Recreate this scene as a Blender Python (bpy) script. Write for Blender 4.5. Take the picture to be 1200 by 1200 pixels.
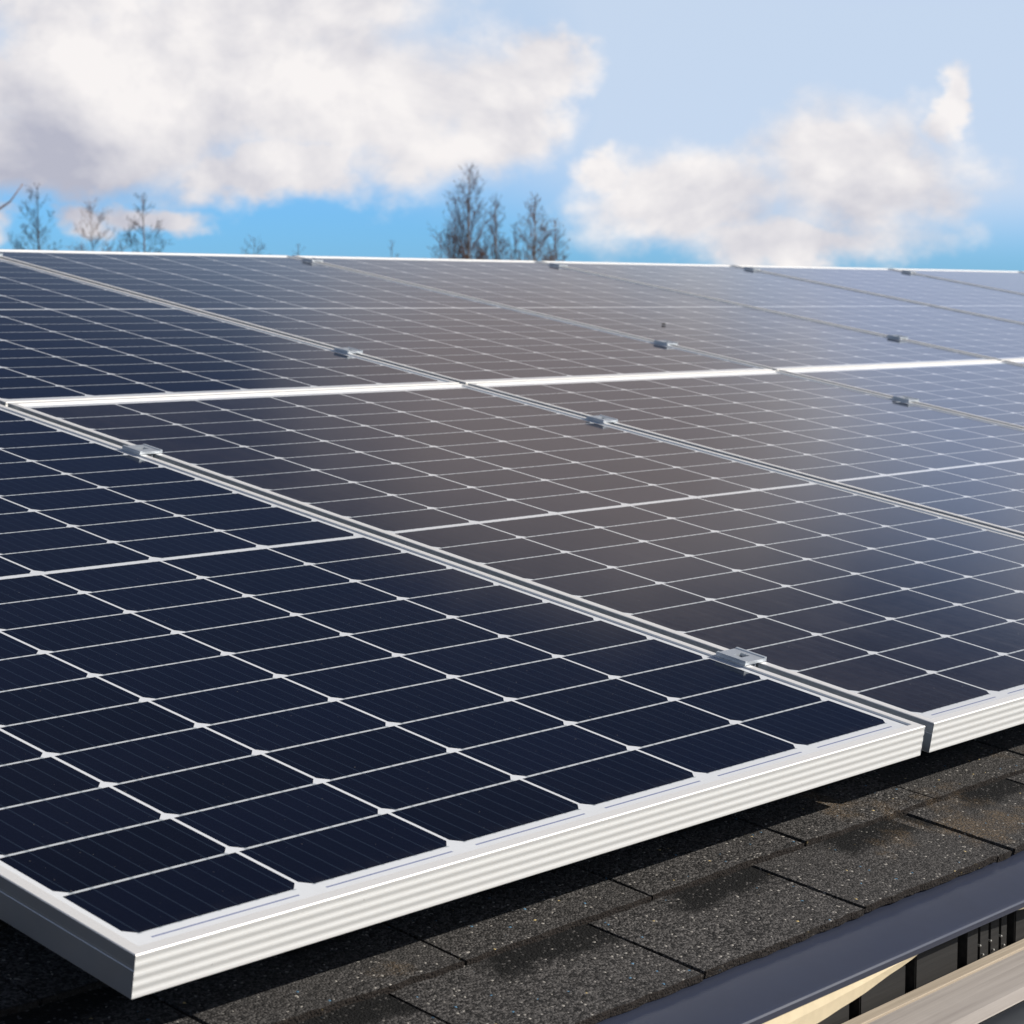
import bpy, bmesh, math, random
from mathutils import Vector, Matrix
R = math.radians
sc = bpy.context.scene
for o in list(bpy.data.objects):
    bpy.data.objects.remove(o)
COL = sc.collection

# ------------------------------------------------------------------ camera
TILT = R(9.79)                      # roof pitch
cam_d = bpy.data.cameras.new('camera')
cam = bpy.data.objects.new('camera', cam_d); COL.objects.link(cam)
right = Vector((.6647119, -.7470998, 0)); down = Vector((-.0748829, -.0666251, -.9949641)); fwd = Vector((.7433375, .6613646, -.1002315))
mw = Matrix((right, -down, -fwd)).transposed().to_4x4()
mw.translation = Vector((-.870006, -1.117105, .443775))
cam.matrix_world = mw
cam_d.sensor_width = 36; cam_d.sensor_fit = 'HORIZONTAL'
cam_d.lens = 2460.26 / 1200 * 36
cam_d.clip_start = .05; cam_d.clip_end = 9000
cam_d.dof.use_dof = True; cam_d.dof.focus_distance = 2.15; cam_d.dof.aperture_fstop = 20
sc.camera = cam

# ------------------------------------------------------------------ light
SUN = Vector((.80, -1.056, .832)).normalized()
SUN_EL = math.asin(SUN.z); SUN_ROT = math.atan2(SUN.x, SUN.y)
sd = bpy.data.lights.new('sun', 'SUN'); sd.energy = 4.8; sd.angle = R(.5); sd.color = (1, .95, .87)
sun = bpy.data.objects.new('sun', sd); COL.objects.link(sun)
sun.rotation_euler = SUN.to_track_quat('Z', 'Y').to_euler(); sun.location = SUN * 40
sc.view_settings.view_transform = 'Standard'; sc.view_settings.look = 'None'
sc.view_settings.exposure = 0; sc.view_settings.gamma = 1

# ---- node maths with plain operators
class N:
    def __init__(s, g, sock): s.g = g; s.s = sock
    def _m(s, op, *a):
        n = s.g.nodes.new('ShaderNodeMath'); n.operation = op
        for i, v in enumerate((s,) + a):
            if isinstance(v, N): s.g.links.new(v.s, n.inputs[i])
            else: n.inputs[i].default_value = v
        return N(s.g, n.outputs[0])
    def __add__(s, o): return s._m('ADD', o)
    __radd__ = __add__
    def __sub__(s, o): return s._m('SUBTRACT', o)
    def __rsub__(s, o): return (s * -1) + o
    def __mul__(s, o): return s._m('MULTIPLY', o)
    __rmul__ = __mul__
    def __truediv__(s, o): return s._m('DIVIDE', o)
    def gt(s, o): return s._m('GREATER_THAN', o)
    def lt(s, o): return s._m('LESS_THAN', o)
    def abs(s): return s._m('ABSOLUTE')
    def floor(s): return s._m('FLOOR')
    def frac(s): return s._m('FRACT')
    def sqrt(s): return s._m('SQRT')
    def max(s, o): return s._m('MAXIMUM', o)
    def min(s, o): return s._m('MINIMUM', o)
    def asin(s): return s._m('ARCSINE')
    def atan2(s, o): return s._m('ARCTAN2', o)
    def smooth(s, a, b):
        n = s.g.nodes.new('ShaderNodeMapRange'); n.interpolation_type = 'SMOOTHSTEP'
        s.g.links.new(s.s, n.inputs['Value']); n.inputs['From Min'].default_value = a; n.inputs['From Max'].default_value = b
        return N(s.g, n.outputs['Result'])
def xyz(g, sock):
    n = g.nodes.new('ShaderNodeSeparateXYZ'); g.links.new(sock, n.inputs[0]); return [N(g, o) for o in n.outputs]
def comb(g, *a):
    n = g.nodes.new('ShaderNodeCombineXYZ')
    for i, v in enumerate(a):
        if isinstance(v, N): g.links.new(v.s, n.inputs[i])
        else: n.inputs[i].default_value = v
    return n.outputs[0]
def mixc(g, f, a, b, blend='MIX'):
    n = g.nodes.new('ShaderNodeMix'); n.data_type = 'RGBA'; n.blend_type = blend
    for k, v in ((0, f), (6, a), (7, b)):
        if isinstance(v, N): g.links.new(v.s, n.inputs[k])
        elif isinstance(v, (int, float)): n.inputs[k].default_value = v
        elif isinstance(v, tuple): n.inputs[k].default_value = v if len(v) == 4 else (*v, 1)
        else: g.links.new(v, n.inputs[k])
    return n.outputs[2]
def noise(g, vec, scale, detail=2., rough=.5, dist=0., col=False):
    n = g.nodes.new('ShaderNodeTexNoise'); n.inputs['Scale'].default_value = scale; n.inputs['Detail'].default_value = detail
    n.inputs['Roughness'].default_value = rough; n.inputs['Distortion'].default_value = dist
    if vec is not None: g.links.new(vec, n.inputs['Vector'])
    return n.outputs['Color'] if col else N(g, n.outputs['Fac'])
def voro(g, vec, scale, out='Distance'):
    n = g.nodes.new('ShaderNodeTexVoronoi'); n.inputs['Scale'].default_value = scale
    g.links.new(vec, n.inputs['Vector']); return n.outputs[out]

# ------------------------------------------------------------------ sky
world = bpy.data.worlds.new('World'); sc.world = world; world.use_nodes = True
g = world.node_tree; g.nodes.clear()
tc = g.nodes.new('ShaderNodeTexCoord'); D = tc.outputs['Generated']
dx, dy, dz = xyz(g, D)
sky = g.nodes.new('ShaderNodeTexSky'); sky.sky_type = 'NISHITA'; sky.sun_disc = False
sky.sun_elevation = SUN_EL; sky.sun_rotation = SUN_ROT; sky.air_density = 1.0; sky.dust_density = .3; sky.ozone_density = 2.2
AZ0 = R(41.66)
A = ((dx * math.sin(AZ0)) - (dy * math.cos(AZ0))).atan2((dx * math.cos(AZ0)) + (dy * math.sin(AZ0))) * (180 / math.pi)
E = dz.max(-1.).min(1.).asin() * (180 / math.pi)
vs = comb(g, dx, dy, dz * 1.35)
f1 = noise(g, vs, 14, 9, .56, .3)
fw_ = noise(g, vs, 24, 4, .6, 0., True)
wx, wy, wz = xyz(g, fw_)
A0, E0 = A, E
A = A + ((wx - .5) * 3.2)
E = E + ((wy - .5) * 2.2)
f2 = noise(g, vs, 42, 6, .6)
off = g.nodes.new('ShaderNodeVectorMath'); off.operation = 'ADD'; g.links.new(vs, off.inputs[0]); off.inputs[1].default_value = (.010, -.012, .016)
f1b = noise(g, off.outputs[0], 14, 6, .5, .3)
big = noise(g, vs, 3.2, 5, .5)
def billow(vec):
    n = g.nodes.new('ShaderNodeTexVoronoi'); n.feature = 'F1'; n.inputs['Scale'].default_value = 21; n.inputs['Detail'].default_value = 1.; n.inputs['Roughness'].default_value = .5
    n.normalize = True; g.links.new(vec, n.inputs['Vector']); return N(g, n.outputs['Distance'])
wv = g.nodes.new('ShaderNodeVectorMath'); wv.operation = 'MULTIPLY_ADD'; g.links.new(fw_, wv.inputs[0]); wv.inputs[1].default_value = (.05, .05, .05); g.links.new(vs, wv.inputs[2])
b1 = billow(wv.outputs[0])
def px(x, y): return (math.degrees(math.atan((x - 600) / 2460)), 7.95 - y * .0225)
def blob(a, e, ra, re):
    p = (A - a) / ra; q = (E - e) / re
    return 1. - ((p * p) + (q * q)).sqrt()
PXB = [(215, 70, 290, 165), (410, 110, 260, 110), (300, 10, 260, 90), (570, 130, 110, 85), (60, 165, 210, 85), (330, 205, 120, 45), (108, 268, 38, 26),
       (185, 256, 75, 22), (800, 240, 150, 75), (1000, 215, 150, 90), (1107, 130, 30, 62), (930, 275, 210, 45), (705, 205, 50, 36),
       (10, 105, 60, 50), (-10, 262, 38, 50), (640, 80, 70, 40)]
cl = None
for (x, y, rx, ry) in PXB:
    a, e = px(x, y); b = blob(a, e, rx * .0233, ry * .0225); cl = b if cl is None else cl.max(b)
# clouds higher up, above the frame, that the glass mirrors
for (a, e, ra, re, w) in [(4.6, 15.2, 9.6, 5.3, 1.), (27, 13, 11, 6, .9), (60, 30, 30, 14, .8),
                       (120, 25, 28, 12, .9), (170, 30, 30, 12, .7), (10, 66, 50, 12, .5)]:
    cl = cl.max(blob(a, e, ra, re) * w)
dens = cl + ((((f1 - .5) * 1.25) + ((f2 - .5) * .40) + ((.34 - b1) * .9) + .03) * (1. - (E.smooth(8.5, 11) * .78)))
alpha = dens.smooth(-.14, .56)
E = E0; A = A0
shade = (((f1b - f1) * -2.2) + ((f2 - .5) * .42) + ((.38 - b1) * .6) + .76)
# undersides: lower part of the bigger banks is greyer
lowA = blob(*px(60, 200), 330 * .0233, 115 * .0225).max(0.) + blob(*px(930, 280), 260 * .0233, 50 * .0225).max(0.) * .55 + blob(*px(400, 60), 60 * .0233, 40 * .0225).max(0.) * .5
lowB = blob(3, 16., 13, 7).max(0.)
shade = (shade - (lowA * .72)).max(0.).min(1.)
K = 10.4
ccol = mixc(g, shade, (.46 * K, .47 * K, .56 * K), (.90 * K, .87 * K, .865 * K))
ccol = mixc(g, (lowB * 1.6).min(1.), ccol, (.41 * K, .36 * K, .37 * K))
veil = ((E + (A.smooth(-6, 3) * 1.2)).smooth(2.2, 5.6) * .86) * (.6 + (big * .8)) * (1. - (E.smooth(8.5, 17.5) * .95))
veil = (veil + (A.smooth(0, 7) * E.smooth(.4, 3.2) * .5 * (1. - E.smooth(8, 13)))).min(.92)
tint = mixc(g, E.smooth(1, 9), (.38, .90, 1.85), (.55, .92, 1.30))
tint = mixc(g, (E + (A.smooth(-2, 4) * -3.2)).smooth(9., 16.5), tint, (.13, .175, .30))
tint = mixc(g, 1., sky.outputs[0], tint, 'MULTIPLY')
c0 = mixc(g, veil, tint, (.575 * K, .68 * K, .835 * K))
glow = A.smooth(5, 11) * E.smooth(7.5, 9.0) * (1. - E.smooth(13, 18)) * 1.0 * (.6 + big * .8)
c0 = mixc(g, glow.min(1.), c0, (.52 * K, .61 * K, .86 * K))
c1 = mixc(g, alpha, c0, ccol)
bg = g.nodes.new('ShaderNodeBackground'); g.links.new(c1, bg.inputs[0]); bg.inputs[1].default_value = .10
wo = g.nodes.new('ShaderNodeOutputWorld'); g.links.new(bg.outputs[0], wo.inputs[0])

# ------------------------------------------------------------------ materials
def mat(name, base=(.5, .5, .5), rough=.6, metal=0., spec=.5):
    m = bpy.data.materials.new(name); m.use_nodes = True
    b = m.node_tree.nodes['Principled BSDF']
    b.inputs['Base Color'].default_value = (*base, 1); b.inputs['Roughness'].default_value = rough
    b.inputs['Metallic'].default_value = metal; b.inputs['Specular IOR Level'].default_value = spec
    return m, m.node_tree, b
def objco(g):
    t = g.nodes.new('ShaderNodeTexCoord'); return t.outputs['Object']
def geopos(g):
    t = g.nodes.new('ShaderNodeNewGeometry'); return t.outputs['Position']
def bump(g, b, h, strength, dist):
    n = g.nodes.new('ShaderNodeBump'); n.inputs['Strength'].default_value = strength; n.inputs['Distance'].default_value = dist
    g.links.new(h.s if isinstance(h, N) else h, n.inputs['Height']); g.links.new(n.outputs[0], b.inputs['Normal'])
def scaled(g, vec, s):
    n = g.nodes.new('ShaderNodeVectorMath'); n.operation = 'MULTIPLY'; g.links.new(vec, n.inputs[0]); n.inputs[1].default_value = s
    return n.outputs[0]

def alu(name, base, rough, metal):
    m, g, b = mat(name, base, rough, metal)
    p = geopos(g)
    n1 = noise(g, p, 35, 4, .6); n2 = noise(g, p, 900, 2, .6)
    c = mixc(g, n1.smooth(.35, .75) * .35, base, tuple(v * .86 for v in base))
    sp = noise(g, p, 190, 3, .6).smooth(.70, .78)
    c = mixc(g, sp * .55, c, (.30, .25, .20))
    g.links.new(c, b.inputs['Base Color'])
    g.links.new(((n1 * .18) + (rough - .09)).s, b.inputs['Roughness'])
    bump(g, b, n2, .12, .0004)
    return m
M_FRAME = alu('anodised_frame', (.89, .875, .845), .5, .36)
M_SIDE_SHADE = alu('shaded_side_web', (.45, .49, .545), .32, .85)  # frame metal darkened: shade of the long side faces put into the colour
M_RAIL = alu('mill_aluminium', (.55, .56, .57), .38, .9)
M_CLAMP = alu('clamp_aluminium', (.60, .64, .68), .46, .6)
M_BOLT = mat('dark_bolt', (.03, .03, .03), .5, .6)[0]

PW, PL, PG, PGR, PTH = 1.038, 1.6735, .0178, .006, .0332
def cellmat(name, film, filmcol, base):
    m, g, b = mat(name, base, .09, 0, .5)
    X, Y, Z = xyz(g, objco(g))
    oi = g.nodes.new('ShaderNodeObjectInfo'); rnd = N(g, oi.outputs['Random'])
    cp, rp = .16717, .0803
    xc = (X - .0170) / cp; ci = xc.floor(); lx = ((xc - ci) - .5) * cp
    up = Y.gt(PL / 2)
    y0 = (up * (PL - .0300 - 10 * rp - .0300)) + .0300
    yc = (Y - y0) / rp; ri = yc.floor(); ly = ((yc - ri) - .5) * rp
    hx, hy, ch = .0818, .0387, .0085
    ax = lx.abs(); ay = ly.abs()
    inx = ci.gt(-.5) * ci.lt(5.5); iny = ri.gt(-.5) * ri.lt(9.5)
    cell = ax.lt(hx) * ay.lt(hy) * ((hx + hy) - ax + ly).gt(ch) * inx * iny
    wn = g.nodes.new('ShaderNodeTexWhiteNoise'); wn.noise_dimensions = '3D'
    g.links.new(comb(g, ci, ri + (up * 20.), rnd * 91.), wn.inputs['Vector'])
    cv = N(g, wn.outputs['Value'])
    bb = ((((lx / (2 * hx)) + .5) * 9.).frac() - .5).abs()           # nine busbars
    bar = bb.lt(.030)
    edge = (ax - (hx - .012)).smooth(0, .012)
    ccell = mixc(g, cv, tuple(v * .75 for v in base), tuple(v * 1.3 for v in base))
    ccell = mixc(g, edge * .3, ccell, (base[0] * .8, base[1] * 1.5, base[2] * 1.7))
    ccell = mixc(g, bar * .55, ccell, (.030, .045, .070))
    # white backsheet, grey ribbons crossing the row gaps, string ribbon along the short edges
    rib = (ay.gt(hy) * iny * inx * bb.lt(.10))
    back = mixc(g, rib * .65, (.74, .76, .78), (.22, .25, .28))
    rg = (ay.gt(hy) * iny * inx * ax.lt(hx - .006))
    back = mixc(g, rg * .42, back, (.35, .40, .42))
    ed = Y.min(PL - Y)
    strip = ((ed - .0215).abs()).lt(.0010) * ((ax).lt(hx - .012)) * inx
    back = mixc(g, strip * .8, back, (.13, .16, .33))
    col = mixc(g, cell, back, ccell)
    P = geopos(g)
    dn = noise(g, P, 3.1, 5, .6).smooth(.30, .75); dn2 = noise(g, P, 70, 4, .65)
    st = noise(g, scaled(g, objco(g), (46, 2.2, 1)), 1., 4, .6).smooth(.45, .8)
    grime = (1. - Y.smooth(.011, .05)) * noise(g, P, 55, 4, .6).smooth(.35, .7) * .05
    df = ((dn * .45) + .30 + (st * .35)) * (.7 + (dn2 * .6)) * film
    df = df + grime
    col = mixc(g, df.min(.6), col, filmcol)
    sp = noise(g, P, 260, 2, .5).smooth(.755, .78)
    col = mixc(g, sp * .35, col, (.30, .28, .25))
    g.links.new(col, b.inputs['Base Color'])
    b.inputs['IOR'].default_value = 1.34
    g.links.new(((dn2 * .06) + .055 + (df * .5)).s, b.inputs['Roughness'])
    return m
NAVY = (.0020, .0029, .0085)
M_CELL = cellmat('solar_glass', .010, (.30, .26, .23), NAVY)
M_CELLD = cellmat('brownish_solar_glass', .10, (.31, .265, .25), (.0075, .0072, .0115))  # more grey-brown mixed over the glass colour, in streaks and soft patches
M_CELLM = cellmat('lightly_greyed_solar_glass', .045, (.31, .28, .27), (.006, .007, .014))

# shingles
M_SH, g, b = mat('asphalt_shingle', (.07, .07, .07), .92, 0, .25)
P = objco(g)
at = g.nodes.new('ShaderNodeAttribute'); at.attribute_name = 'tab'
tr, tu, tv = xyz(g, at.outputs['Vector'])
gr = N(g, voro(g, P, 620, 'Color') if False else voro(g, P, 450, 'Distance'))
vc = g.nodes.new('ShaderNodeTexVoronoi'); vc.inputs['Scale'].default_value = 450; g.links.new(P, vc.inputs['Vector'])
r1, r2, r3 = xyz(g, vc.outputs['Color'])
n1 = noise(g, P, 260, 3, .7); n2 = noise(g, P, 9, 4, .6)
base = mixc(g, r1.smooth(.1, .95), (.006, .006, .006), (.165, .155, .148))
base = mixc(g, n1.smooth(.35, .7), mixc(g, .55, base, (.012, .011, .011)), base)
base = mixc(g, (tr * .40) + (n2.smooth(.4, .7) * .30), base, (.050, .047, .045))
base = mixc(g, r2.gt(.975) * r3.gt(.45), base, (.33, .31, .28))
base = mixc(g, r2.gt(.9994), base, (.62, .48, .22))
base = mixc(g, r2.lt(.0012), base, (.10, .22, .34))
patch = (tu + (noise(g, P, 22, 3, .6) - .5) * .5).smooth(.34, .52) * (tv + (noise(g, P, 30, 3, .6) - .5) * .35).smooth(.62, .80)
base = mixc(g, (patch * .95) * (1. - r3.gt(.93)), base, (.004, .004, .004))
low = tv.lt(.018)
base = mixc(g, low * .85, base, (.016, .011, .008))
lich = noise(g, P, 5.3, 6, .62).smooth(.60, .70) * noise(g, P, 330, 2, .6).smooth(.35, .6)
base = mixc(g, lich * .45, base, (.19, .13, .07))
g.links.new(base, b.inputs['Base Color'])
bump(g, b, (gr * -1.) + (n1 * .6), .9, .0016)

def wood(name, c1, c2, scale=1.):
    m, g, b = mat(name, c1, .75, 0, .3)
    P = objco(g)
    q = scaled(g, P, (3 * scale, 160 * scale, 160 * scale))
    n = noise(g, q, 1., 5, .65, .2); n2 = noise(g, P, 6, 3, .6)
    c = mixc(g, n.smooth(.3, .72), c1, c2); c = mixc(g, n2.smooth(.4, .8) * .4, c, tuple(v * .7 for v in c1))
    g.links.new(c, b.inputs['Base Color']); bump(g, b, n, .35, .001)
    return m
M_WOOD = wood('weathered_wood', (.36, .325, .30), (.47, .43, .395))
M_TRIM = wood('pale_wood', (.42, .35, .27), (.60, .52, .41))
M_BLACKBOARD = wood('black_board', (.012, .0115, .011), (.024, .023, .022))
def plain(name, base, rough, metal=0., spec=.5, ns=40, amt=.25, bs=.1):
    m, g, b = mat(name, base, rough, metal, spec)
    P = objco(g); n = noise(g, P, ns, 5, .6)
    c = mixc(g, n.smooth(.3, .75) * amt, base, tuple(v * .55 for v in base)); g.links.new(c, b.inputs['Base Color'])
    g.links.new(((n * .2) + (rough - .1)).s, b.inputs['Roughness'])
    bump(g, b, noise(g, P, ns * 12, 3, .6), bs, .0005)
    return m
M_FLASH = plain('dark_coated_steel', (.035, .042, .068), .34, 0, .6, 14, .18, .06)
M_MEMB = plain('cream_underlay', (.72, .60, .40), .8, 0, .3, 60, .22, .4)
M_WALL = plain('rendered_wall', (.33, .31, .28), .9)
M_DECK = plain('roof_deck', (.012, .011, .011), .95)
M_PIPE = plain('grey_pipe', (.07, .075, .08), .42, 0, .5, 20)
M_RUB = plain('black_debris', (.008, .008, .008), .6)
M_SCREW = mat('screw_steel', (.42, .42, .40), .45, .8)[0]
M_GRASS = plain('grass_ground', (.055, .060, .028), .95, 0, .2, .25, .5, .2)
def bark(name, a, bcol):
    m, g, b = mat(name, a, .9, 0, .2)
    P = objco(g); n = noise(g, scaled(g, P, (6, 6, 2)), 1.6, 4, .6)
    g.links.new(mixc(g, n.smooth(.42, .62), a, bcol), b.inputs['Base Color']); return m
M_BIRCH = bark('birch_bark', (.34, .25, .19), (.13, .10, .08))
M_TWIG = bark('bare_twig', (.18, .110, .090), (.11, .068, .066))
M_DARKBARK = bark('dark_bark', (.085, .062, .052), (.055, .042, .038))
M_TWIGB = bark('brown_twig', (.28, .165, .11), (.18, .11, .085))

# ------------------------------------------------------------------ helpers
def link(o, parent=None):
    COL.objects.link(o)
    if parent: o.parent = parent
    return o
def tag(o, label=None, cat=None, group=None, kind=None):
    if label: o['label'] = label
    if cat: o['category'] = cat
    if group: o['group'] = group
    if kind: o['kind'] = kind
    return o
def empty(name, M=None):
    o = bpy.data.objects.new(name, None); o.empty_display_size = .05; COL.objects.link(o)
    if M is not None: o.matrix_world = M
    return o
class MB:
    def __init__(s): s.v = []; s.f = []
    def quadstrip(s, rings, closed=True, caps=True):
        base = len(s.v); n = len(rings[0])
        for r in rings: s.v += [tuple(p) for p in r]
        for i in range(len(rings) - 1):
            for j in range(n if closed else n - 1):
                k = (j + 1) % n
                s.f.append((base + i * n + j, base + i * n + k, base + (i + 1) * n + k, base + (i + 1) * n + j))
        if caps and closed:
            s.f.append(tuple(base + j for j in reversed(range(n)))); e = base + (len(rings) - 1) * n
            s.f.append(tuple(e + j for j in range(n)))
    def box(s, a, b):
        (x0, y0, z0), (x1, y1, z1) = a, b
        s.quadstrip([[(x0, y0, z0), (x1, y0, z0), (x1, y1, z0), (x0, y1, z0)], [(x0, y0, z1), (x1, y0, z1), (x1, y1, z1), (x0, y1, z1)]])
    def tube(s, pts, rad, n=3):
        rings = []
        for i, p in enumerate(pts):
            p = Vector(p); d = (Vector(pts[min(i + 1, len(pts) - 1)]) - Vector(pts[max(i - 1, 0)])).normalized()
            u = d.orthogonal().normalized(); w = d.cross(u)
            rings.append([p + (u * math.cos(2 * math.pi * k / n) + w * math.sin(2 * math.pi * k / n)) * rad[i] for k in range(n)])
        s.quadstrip(rings)
    def build(s, name, m, parent=None, bevel=0., smooth=False, M=None):
        me = bpy.data.meshes.new(name); me.from_pydata(s.v, [], s.f); me.update()
        bm = bmesh.new(); bm.from_mesh(me); bmesh.ops.recalc_face_normals(bm, faces=bm.faces)
        if bevel: bmesh.ops.bevel(bm, geom=bm.edges[:], offset=bevel, segments=2, affect='EDGES', clamp_overlap=True)
        if smooth:
            for f in bm.faces: f.smooth = True
        bm.to_mesh(me); bm.free()
        me.materials.append(m)
        o = bpy.data.objects.new(name, me); link(o, parent)
        if M is not None: o.matrix_world = M
        return o
ROOF = Matrix.Rotation(TILT, 4, 'X')           # roof frame: x along the eave, y up the slope, z off the roof
def RM(u, v, n): return ROOF @ Matrix.Translation((u, v, n))
def proj(P):
    d = Vector(P) - mw.translation; z = d.dot(fwd)
    return 600 + 2460.26 * d.dot(right) / z, 600 + 2460.26 * d.dot(down) / z

# ------------------------------------------------------------------ ground
gm = MB(); gm.v = [(-4000, -4000, -3.2), (4000, -4000, -3.2), (4000, 4000, -3.2), (-4000, 4000, -3.2)]; gm.f = [(0, 1, 2, 3)]
tag(gm.build('ground', M_GRASS), kind='structure')

# ------------------------------------------------------------------ house
U0, U1, VE, VR = -2.4, 9.6, -.105, 3.62
house = empty('house', Matrix.Translation((U0, -.12, -3.2)))
tag(house, 'low house with dark grey shingle roof sloping down to a steel edged eave', 'house')
def w(u, v, n): return tuple(ROOF @ Vector((u, v, n)))
hm = Matrix.Identity(4)
# shingled slope: deck plus courses of tabs
TN = -.100; EXP = .1285
rnd = random.Random(5)
sv, sf, sa = [], [], []
def tab(u0, u1, v0, j, rv):
    hgt = EXP + .03; th = .0062; lift = TN + j
    m = max(2, int((u1 - u0) / .012)) if v0 < .3 else 3
    ph = rnd.uniform(0, 6.28); cu = rnd.uniform(.0002, .0011)
    cols = []
    for i in range(m + 1):
        t = i / m; u = u0 + (u1 - u0) * t
        jv = rnd.uniform(-.0012, .0012); jz = cu * math.sin(t * 5 + ph) + rnd.uniform(-.0002, .0002)
        ju = rnd.uniform(-.0008, .0008) if i in (0, m) else 0
        b = len(sv); cols.append(b)
        for (uu, vv, zz, tv_) in ((u + ju, v0 + jv, lift + jz, 0.), (u + ju * .4, v0 + .035, lift - .0375 * .035 + jz * .4, .035 / EXP), (u - ju, v0 + hgt, lift - .0375 * hgt, hgt / EXP)):
            sv.append((uu, vv, zz)); sa.append((rv, t, tv_))
        for (uu, vv, zz, tv_) in ((u + ju, v0 + jv + .0004, lift + jz - th, 0.), (u - ju, v0 + hgt, lift - .0375 * hgt - th, hgt / EXP)):
            sv.append((uu, vv, zz)); sa.append((rv, t, tv_))
    for a, b in zip(cols, cols[1:]):
        sf.extend([(a, b, b + 1, a + 1), (a + 1, b + 1, b + 2, a + 2), (a, a + 3, b + 3, b), (a + 2, b + 2, b + 4, a + 4)])
    a = cols[0]; sf.append((a, a + 1, a + 2, a + 4, a + 3)); a = cols[-1]; sf.append((a, a + 3, a + 4, a + 2, a + 1))
nc = int((VR - VE) / EXP) + 1
for c in range(nc):
    v0 = -.1165 + c * EXP
    o = (.0195, .111)[c] if c < 2 else rnd.uniform(0, .25)
    u = U0 - .25 + (o - (U0 - .25)) % .25 - .25
    b = len(sv)
    for p in [(U0, v0 + .004, TN - .0068), (U1, v0 + .004, TN - .0068), (U1, v0 + .16, TN - .0128), (U0, v0 + .16, TN - .0128)]: sv.append(p); sa.append((0, 0, .3))
    sf.append((b, b + 1, b + 2, b + 3))
    k = 0
    while u < U1:
        a0, a1 = max(u, U0), min(u + .25, U1)
        if a1 - a0 > .02:
            if c == 0 and abs(a0 - 1.0195) < .01:                     # the narrow slip beside a joint
                tab(a0 + .0030, a0 + .030, v0, -.0012, .6); tab(a0 + .0355, a1 - .0017, v0, .0002, .95)
            else: tab(a0 + .0023, a1 - .0023, v0, rnd.uniform(-.0006, .0008), rnd.random())
        u += .25; k += 1
me = bpy.data.meshes.new('shingle_slope'); me.from_pydata(sv, [], sf); me.update()
ca = me.attributes.new('tab', 'FLOAT_VECTOR', 'POINT')
for i, a in enumerate(sa): ca.data[i].vector = a
me.materials.append(M_SH)
sh = bpy.data.objects.new('shingle_slope', me); link(sh, house); sh.matrix_world = ROOF
bm_ = bmesh.new(); bm_.from_mesh(me); bmesh.ops.recalc_face_normals(bm_, faces=bm_.faces); bm_.to_mesh(me); bm_.free()
ridge = Vector(w(0, VR, TN - .015)); ry, rz = ridge.y, ridge.z
d = MB()
def pr(poly):
    d.quadstrip([[(U0, y, z) for y, z in poly], [(U1, y, z) for y, z in poly]])
e1 = w(0, VE + .01, TN - .014); 
back_y = ry + 3.6
pr([(e1[1], e1[2]), (ry, rz), (back_y, rz - .62), (back_y, rz - .72), (ry, rz - .10), (e1[1] + .01, e1[2] - .05)])
d.build('roof_deck', M_DECK, house, M=hm)
bk = MB(); bk.quadstrip([[(U0, ry - .02, rz + .012), (U0, ry + .01, rz + .02), (U0, back_y + .05, rz - .60), (U0, back_y + .05, rz - .608), (U0, ry + .01, rz + .005)],
                         [(U1, ry - .02, rz + .012), (U1, ry + .01, rz + .02), (U1, back_y + .05, rz - .60), (U1, back_y + .05, rz - .608), (U1, ry + .01, rz + .005)]])
bk.build('back_slope', M_SH, house, M=hm)
wl = MB(); 
wl.quadstrip([[(U0 + .1, -.095, -3.2), (U0 + .1, back_y - .2, -3.2), (U0 + .1, back_y - .2, rz - .75), (U0 + .1, ry, rz - .14), (U0 + .1, -.095, -.185)],
              [(U1 - .1, -.095, -3.2), (U1 - .1, back_y - .2, -3.2), (U1 - .1, back_y - .2, rz - .75), (U1 - .1, ry, rz - .14), (U1 - .1, -.095, -.185)]])
wl.build('wall', M_WALL, house, M=hm)
# eave flashing: a folded steel strip
fl = MB()
prof = [(-.075, -.1085), (-.118, -.1080), (-.1765, -.1108), (-.1790, -.1114), (-.1803, -.1130), (-.1803, -.1185), (-.1792, -.1190), (-.1788, -.1140), (-.1775, -.1128), (-.118, -.1100), (-.075, -.1100)]
nseg = 24
rings = []
for i in range(nseg + 1):
    u = U0 - .02 + (U1 - U0 + .04) * i / nseg
    rings.append([w(u, v, n) for v, n in prof])
fl.quadstrip(rings)
fl.build('drip_edge', M_FLASH, house, M=hm)
# wavy underlay membrane hanging out below the flashing
mbn = MB(); rings = []
rr = random.Random(3)
def sag(u):
    pts = [(-2.4, .020), (-.2, .034), (.30, .030), (.50, .034), (.60, .0275), (.66, .0215), (.74, .0105), (.80, .000), (.83, -.004), (.90, -.004), (.925, .002), (.98, .008), (1.05, .013), (1.15, .016), (1.4, .006), (1.7, .018), (2.4, .004), (9.6, .012)]
    for (a, x), (c, y) in zip(pts, pts[1:]):
        if a <= u <= c: t = (u - a) / (c - a); t = t * t * (3 - 2 * t) * .5 + t * .5; return x + (y - x) * t
    return .01
u = U0
while u < 3.0:
    s = sag(u); zt = -.1415; zb = -.1440 - max(s, -.001); y0 = -.1535
    rings.append([(u, y0, zt), (u, y0 - .0035, zt - (zt - zb) * .5), (u, y0 - .001, zb), (u, y0 + .0015, zb), (u, y0 - .001, zt - (zt - zb) * .5), (u, y0 + .002, zt)])
    u += .02
mbn.quadstrip(rings); mbn.build('underlay_membrane', M_MEMB, house, M=hm)
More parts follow.
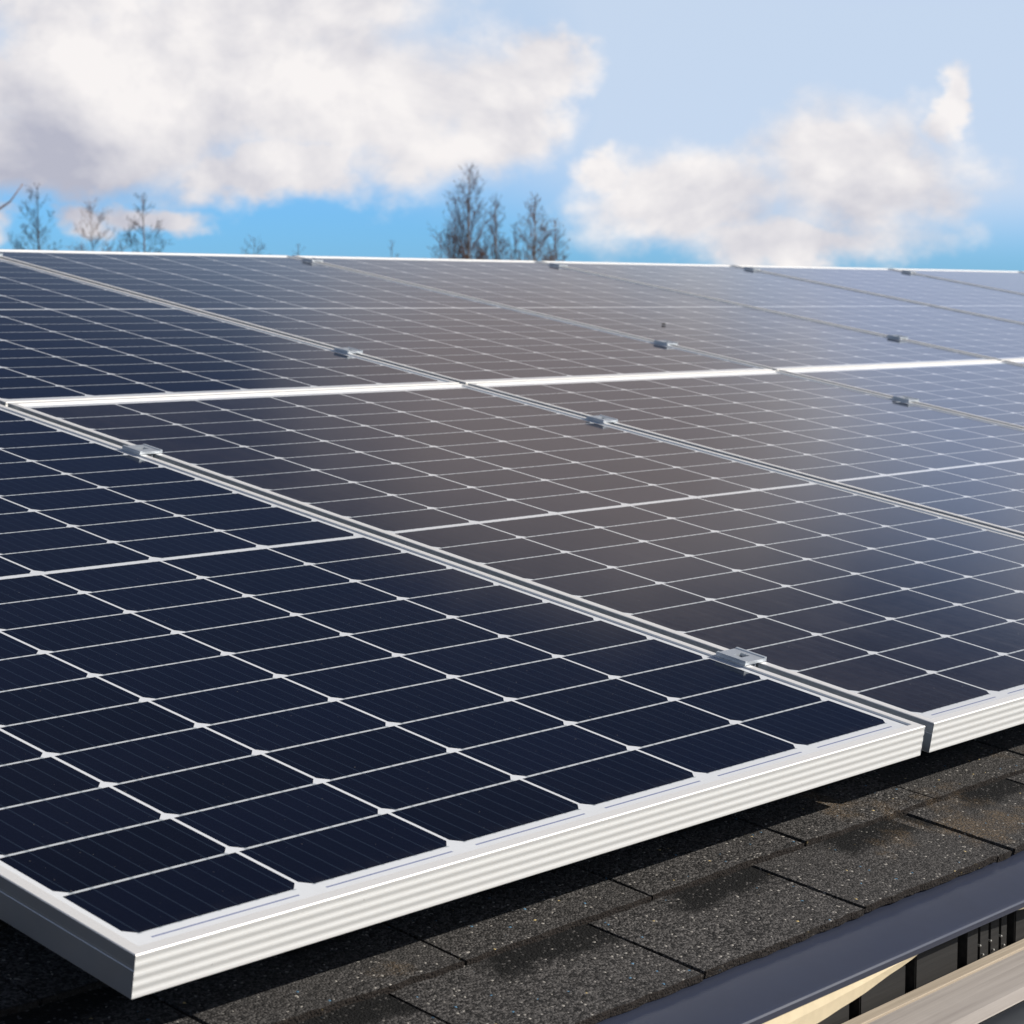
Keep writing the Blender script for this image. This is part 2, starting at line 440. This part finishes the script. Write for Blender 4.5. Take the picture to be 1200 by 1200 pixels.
# black board cladding under the eave; one board is a slotted vent
def board(u0, u1): 
    m = MB(); m.box((u0, -.125, -.34), (u1, -.105, -.152)); return m.build('cladding_board', M_BLACKBOARD, house, bevel=.0012, M=hm)
bu = .720 - .096
us = []
while bu > .1: us.append(bu); bu -= .096
us = sorted(us) + [.720 + .096 * k for k in range(9)]
for u in us:
    if abs(u - .912) < .01:
        m = MB()
        xs = [u, u + .020, u + .025, u + .041, u + .046, u + .062, u + .067, u + .078]
        for k in range(0, 8, 2): m.box((xs[k], -.125, -.34), (xs[k + 1], -.105, -.152))
        m.box((u + .002, -.112, -.335), (u + .076, -.1055, -.155))
        vb = m.build('vent_board', M_BLACKBOARD, house, M=hm); vb['label'] = 'slotted black vent board with bright screw heads'
        for k in (1, 3, 5):
            for dz_, du in ((-.186, 0), (-.1965, .006)):
                s_ = MB(); cx_ = (xs[k] + xs[k + 1]) / 2 + du
                s_.tube([(cx_, -.108, dz_), (cx_, -.1268, dz_), (cx_, -.1275, dz_)], [.0012, .0012, .0006], 8); s_.build('screw', M_SCREW, vb, M=hm)
    else: board(u, u + .078)
# weathered beam and trim strip along the wall
bm1 = MB(); bm1.box((U0, -.1405, -.30), (U1, -.1255, -.1995)); bm1.build('trim_strip', M_TRIM, house, bevel=.001, M=hm)
bm2 = MB()
pf = [(-.1425, -.2005), (-.196, -.2015), (-.207, -.2055), (-.2125, -.213), (-.2125, -.262), (-.1425, -.262)]
bm2.quadstrip([[(U0 + (U1 - U0) * i / 8, y, z) for y, z in pf] for i in range(9)])
bm2.build('eave_beam', M_WOOD, house, M=hm)
pp = MB(); pp.tube([(U0, -.250, -.213), (U1, -.250, -.213)], [.030, .030], 32); pi = pp.build('dark_pipe', M_PIPE, house, M=hm, smooth=False)
for f in pi.data.polygons: f.use_smooth = len(f.vertices) == 4

# ------------------------------------------------------------------ solar panels
def rail_mesh(length, ribs):
    # outer-face profile: (inward depth, height); rail runs along local x with mitred ends
    pts = [(.011, -.0032), (.011, -.0006), (.0104, 0), (.0007, 0), (0, -.0007)]
    if ribs:
        n = 24
        for i in range(n + 1):
            t = i / n; pts.append((.00028 - .00028 * math.cos(2 * math.pi * 4 * t), -.0010 - t * (PTH - .0026)))
    else:
        pts += [(.0000, -.010), (.0004, -.0105), (.0004, -.012), (0, -.0125)]
    pts += [(0, -PTH + .0006), (.0006, -PTH), (.026, -PTH), (.026, -PTH + .0018), (.0022, -PTH + .0018), (.0022, -.0050), (.009, -.0050)]
    m = MB()
    m.quadstrip([[(d, d, z) for d, z in pts], [(length - d, d, z) for d, z in pts]])
    return m
def make_panel():
    root = empty('solar_panel')
    for (L, rib, M) in ((PW, True, Matrix.Identity(4)),
                        (PW, True, Matrix.Translation((PW, PL, 0)) @ Matrix.Rotation(math.pi, 4, 'Z')),
                        (PL, False, Matrix.Translation((PW, 0, 0)) @ Matrix.Rotation(math.pi / 2, 4, 'Z')),
                        (PL, False, Matrix.Translation((0, PL, 0)) @ Matrix.Rotation(-math.pi / 2, 4, 'Z'))):
        o = rail_mesh(L, rib).build('frame_rail', M_FRAME, root); o.matrix_parent_inverse = Matrix.Identity(4); o.matrix_basis = M
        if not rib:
            o.data.materials.append(M_SIDE_SHADE)
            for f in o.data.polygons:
                if abs(f.normal.y) > .8: f.material_index = 1  # outer webs and inner lip faces take the painted shade
    gl = MB(); gl.box((.0085, .0085, -.0050 + .0003), (PW - .0085, PL - .0085, -.0024)); o = gl.build('cell_glass', M_CELL, root)
    return root
proto = make_panel()
used = [False]
GLASS = {}
def place_panel(col, row, label, m):
    M = RM(col * (PW + PG), row * (PL + PGR), 0)
    if not used[0]: r = proto; used[0] = True
    else:
        r = proto.copy(); COL.objects.link(r)
        for ch in proto.children:
            c = ch.copy(); COL.objects.link(c); c.parent = r
    r.matrix_world = M
    for ch in r.children:
        if ch.name.startswith('cell_glass') and m is not M_CELL:
            ch.material_slots[0].link = 'OBJECT'; ch.material_slots[0].material = m
    tag(r, label, 'solar panel', 'solar panels laid in two rows on the shingle roof')
place_panel(0, 0, 'darkest navy solar panel nearest the camera with its left frame side showing', M_CELL)
FL = [None, 'brownish solar panel, second from left in the front row', 'blue grey solar panel, third from the left in the front row, running off right',
      'solar panel fourth from the left in the front row, reaching into the picture at right', 'solar panel at the far right of the front row, only a corner in view']
for c in range(1, 5): place_panel(c, 0, FL[c], (None, M_CELLD, M_CELLM, M_CELLM, M_CELL)[c])
BL = ['solar panel at the left end of the rear row, behind the darkest navy front panel',
      'rear row solar panel behind the brownish front panel, at the left picture edge', 'rear row solar panel below the bare birch clump, left of the black speck',
      'rear row solar panel with a small black speck on its glass', 'rear row solar panel just right of the one with the black speck',
      'rear row solar panel third from the right, along the ridge under the right cloud', 'pale sky reflecting rear row solar panel, second from the right', 'farthest solar panel at the right end of the rear row']
for c in range(0, 8): place_panel(c, 1, BL[c], (M_CELL, M_CELL, M_CELLM, M_CELLM, M_CELL, M_CELL, M_CELL, M_CELL)[c])

# mounting rails under the panels
RV = [.247, 1.327, PL + PGR + .322, PL + PGR + 1.578]
RLAB = ['aluminium mounting rail under the lower part of the front panel row', 'aluminium mounting rail under the upper part of the front panel row',
        'aluminium mounting rail under the lower part of the rear panel row', 'aluminium mounting rail under the upper part of the rear panel row']
for i, v in enumerate(RV):
    n = 5 if i < 2 else 8
    m = MB(); L = n * (PW + PG) - PG - .26
    cs = [(-.02, -.0975), (.02, -.0975), (.02, -.0334), (.006, -.0334), (.006, -.040), (.014, -.040), (.014, -.090), (-.014, -.090), (-.014, -.040), (-.006, -.040), (-.006, -.0334), (-.02, -.0334)]
    m.quadstrip([[(x, y, z) for y, z in cs] for x in (0, L)])
    o = m.build('mounting_rail', M_RAIL, M=RM(.13, v, 0)); tag(o, RLAB[i], 'rail', 'mounting rails under the panels')

# mid clamps on the seams
def make_clamp():
    r = empty('panel_clamp')
    m = MB(); a, h = .0205, .0065; z0, z1 = .0008, .0046
    hx, hy = .0075, .0060
    outer = [(-a, -a), (a, -a), (a, a), (-a, a)]; inner = [(-hx, -hy), (hx, -hy), (hx, hy), (-hx, hy)]
    m.quadstrip([[(x, y, z1) for x, y in outer], [(x, y, z1) for x, y in inner], [(x, y, z0) for x, y in inner], [(x, y, z0) for x, y in outer], [(x, y, z1) for x, y in outer]], caps=False)
    m.box((-.0205, -.0205, z1 - .0002), (-.0165, .0205, z1 + .0012)); m.box((.0165, -.0205, z1 - .0002), (.0205, .0205, z1 + .0012))
    m.build('clamp_plate', M_CLAMP, r)
    s = MB(); s.box((-.0062, -.017, -.030), (-.0042, .017, .0005)); s.box((.0042, -.017, -.030), (.0062, .017, .0005)); s.build('clamp_web', M_CLAMP, r)
    bt = MB(); bt.tube([(0, 0, -.045), (0, 0, .0015)], [.0040, .0040], 6); bt.build('bolt', M_BOLT, r)
    return r
cl0 = make_clamp(); first = True
front = ['first', 'second', 'third', 'fourth', 'fifth', 'sixth', 'seventh', 'eighth']
for row in (0, 1):
    for k, vv in enumerate((.247, 1.327) if row == 0 else (.322, 1.578)):
        for s in range(1, 5 if row == 0 else 8):
            u = s * (PW + PG) - PG / 2; v = row * (PL + PGR) + vv
            M = RM(u, v, 0); x, y = proj(M.translation)
            if not (-30 < x < 1230): continue
            if first: r = cl0; first = False
            else:
                r = cl0.copy(); COL.objects.link(r)
                for ch in cl0.children:
                    c = ch.copy(); COL.objects.link(c); c.parent = r
            r.matrix_world = M
            pos = ('lower', 'upper')[k]
            lab = {(0, 0, 1): 'large silver clamp nearest the camera on the seam beside the darkest navy panel', (0, 1, 1): 'silver clamp at the far end of the seam beside the darkest navy panel'}.get((row, k, s))
            if not lab:
                lab = f'{pos} clamp between {front[s - 1]} and {front[s]} {("front", "rear")[row]} row panels from the left'
            tag(r, lab, 'clamp', 'clamps on the panel seams')

# black speck on the rear glass
sp = MB(); rr = random.Random(9)
rings = []
for i in range(7):
    t = i / 6; rad = .0038 * math.sin(math.pi * (.06 + .88 * t))
    rings.append([(-.010 + .020 * t, rad * math.cos(a * math.pi / 4) * rr.uniform(.8, 1.1), .0024 + rad * .6 * math.sin(a * math.pi / 4)) for a in range(8)])
sp.quadstrip(rings)
o = sp.build('pebble', M_RUB, M=RM(3.469, 2.25, -.0016), smooth=True); tag(o, 'small black speck of a pebble lying on the rear row glass', 'pebble')

# ------------------------------------------------------------------ bare trees behind the ridge
def bare_tree(name, label, X, Y, H, spread, seed, mt, mw_, trunk_r=.07, up=.75, start=.25, nb=34, twig=1., cat='tree', group=None, lean=0):
    rr = random.Random(seed)
    z0 = -3.2
    root = empty(name, Matrix.Translation((X, Y, z0)))
    tag(root, label, cat, group)
    t = MB(); c = MB()
    n = 12; pts = []; wx = rr.uniform(0, 6)
    for i in range(n + 1):
        f = i / n
        pts.append(Vector((lean * f * f * H + math.sin(f * 5 + wx) * .012 * H * f, math.cos(f * 4 + wx) * .012 * H * f, f * H)))
    rad = [max(.010, trunk_r * (1 - .93 * (i / n) ** .9)) for i in range(n + 1)]
    t.tube(pts, rad, 7)
    def at(f):
        k = min(int(f * n), n - 1); a = f * n - k; return pts[k].lerp(pts[k + 1], a), rad[k] * (1 - a) + rad[k + 1] * a
    def branch(p, dirv, L, r, depth):
        m = 5; q = [p.copy()]; d = dirv.normalized()
        for i in range(m):
            d = (d + Vector((rr.gauss(0, .11), rr.gauss(0, .11), rr.gauss(.05, .08)))).normalized(); q.append(q[-1] + d * (L / m))
        c.tube(q, [max(.0045 * twig, r * (1 - .8 * i / m)) for i in range(m + 1)], 4 if depth == 0 else 3)
        if depth < 2:
            for i in range((max(2, min(8, int(L * 9))) if depth == 0 else rr.randint(2, 4))):
                f = rr.uniform(.22, 1.); k = min(int(f * m), m - 1); b = q[k].lerp(q[k + 1], f * m - k)
                dd = (q[k + 1] - q[k]).normalized(); side = Vector((rr.gauss(0, 1), rr.gauss(0, 1), rr.gauss(.25, .6))).normalized()
                branch(b, dd * .75 + side * .75, L * rr.uniform(.28, .5) * (1.15 - f * .5), r * .5, depth + 1)
    nb = int(nb * 1.6); spread *= 1.4; twig = twig * .80
    for i in range(nb):
        f = start + (1 - start) * (i + rr.random()) / nb; f = min(f, .985)
        p, r = at(f); az = rr.uniform(0, 2 * math.pi)
        prof = (1 - (f - start) / (1 - start)) ** .75
        L = spread * (prof * rr.uniform(.6, 1.1) + .10)
        branch(p, Vector((math.cos(az), math.sin(az), up * rr.uniform(.7, 1.3))), L, max(.006, r * .38), 0)
    t.build('trunk', mt, root, M=Matrix.Translation((X, Y, z0)), smooth=True)
    c.build('crown', mw_, root, M=Matrix.Translation((X, Y, z0)))
    return root
def at_px(x, y, D):
    d = (fwd + right * ((x - 600) / 2460.26) + down * ((y - 600) / 2460.26)); d /= math.hypot(d.x, d.y)
    P = mw.translation + d * D; return P.x, P.y, P.z + 3.2
TG = 'bare trees beyond the ridge'
T = [('birch', 'tallest bare birch of the clump, pale trunk, fine dark twigs', 550, 196, 62, 1.15, 11, M_BIRCH, M_TWIG, .10, 1.5, .45, 46),
     ('birch', 'bare birch just left of the tallest, slim with two leaders', 533, 232, 64, .95, 12, M_TWIG, M_TWIG, .06, 1.3, .45, 36),
     ('birch', 'bare birch right of the tallest in the middle of the clump', 582, 232, 61, .95, 13, M_BIRCH, M_TWIG, .085, 1.3, .45, 40),
     ('birch', 'low dark bare birch at the right foot of the clump', 604, 262, 63, .65, 14, M_DARKBARK, M_TWIG, .07, 1.1, .5, 34),
     ('birch', 'short thin bare birch at the left edge of the clump', 516, 272, 66, .55, 15, M_TWIG, M_TWIG, .04, 1.0, .5, 24),
     ('birch', 'reddish bare birch standing apart right of the clump', 628, 230, 60, 1.0, 16, M_BIRCH, M_TWIGB, .085, 1.4, .45, 40),
     ('birch', 'smaller reddish bare birch, rightmost of the clump', 650, 258, 61, .85, 17, M_TWIGB, M_TWIGB, .06, 1.0, .45, 36),
     ('larch', 'dark bare larch with upswept branches left of the two cloud backed trees', 45, 218, 58, 1.15, 21, M_DARKBARK, M_DARKBARK, .085, .75, .30, 40),
     ('larch', 'faint brown bare tree in front of a small white cloud', 106, 236, 75, 1.5, 22, M_TWIGB, M_TWIGB, .045, .7, .35, 30),
     ('larch', 'bare larch with brown trunk and a thin leader, right of the small white cloud', 167, 228, 60, 1.1, 23, M_TWIGB, M_DARKBARK, .08, .65, .32, 40),
     ('treetop', 'tiny bare treetop just over the ridge, left of two', 297, 278, 80, 1.2, 24, M_TWIG, M_TWIG, .04, .6, .45, 22),
     ('treetop', 'lone twig like treetop over the ridge left of the birch clump', 458, 281, 80, .7, 26, M_TWIG, M_TWIG, .035, .6, .5, 14),
     ('treetop', 'tiny bare treetop just over the ridge beside the first rear clamp', 350, 286, 78, .8, 25, M_TWIG, M_TWIG, .035, .6, .5, 14)]
for (nm, lab, x, y, Dd, spd, sd_, m1, m2, tr_, up_, st, nb_) in T:
    X, Y, H = at_px(x, y, Dd)
    bare_tree(nm, lab, X, Y, H, spd, sd_, m1, m2, tr_, up_, st, nb_, group=TG)
# the nearer tree whose twig reaches in at the left edge
X, Y, H = at_px(-46, 120, 30)
bare_tree('bare_tree', 'nearer bare tree at the left picture edge with one brown branch reaching in', X, Y, H, .62, 31, M_TWIGB, M_TWIGB, .06, .9, .4, 26, group=TG)
nt = bpy.context.scene.objects['bare_tree'] if 'bare_tree' in bpy.context.scene.objects else None
if nt:
    a = at_px(-46, 262, 30); p1 = at_px(-4, 247, 30); p2 = at_px(12, 236, 30); p3 = at_px(27, 215, 30)
    m = MB(); m.tube([(q[0] - X, q[1] - Y, q[2]) for q in (a, p1, p2, p3)], [.022, .016, .012, .006], 5)
    m.build('branch', M_TWIGB, nt, M=Matrix.Translation((X, Y, -3.2)), smooth=True)
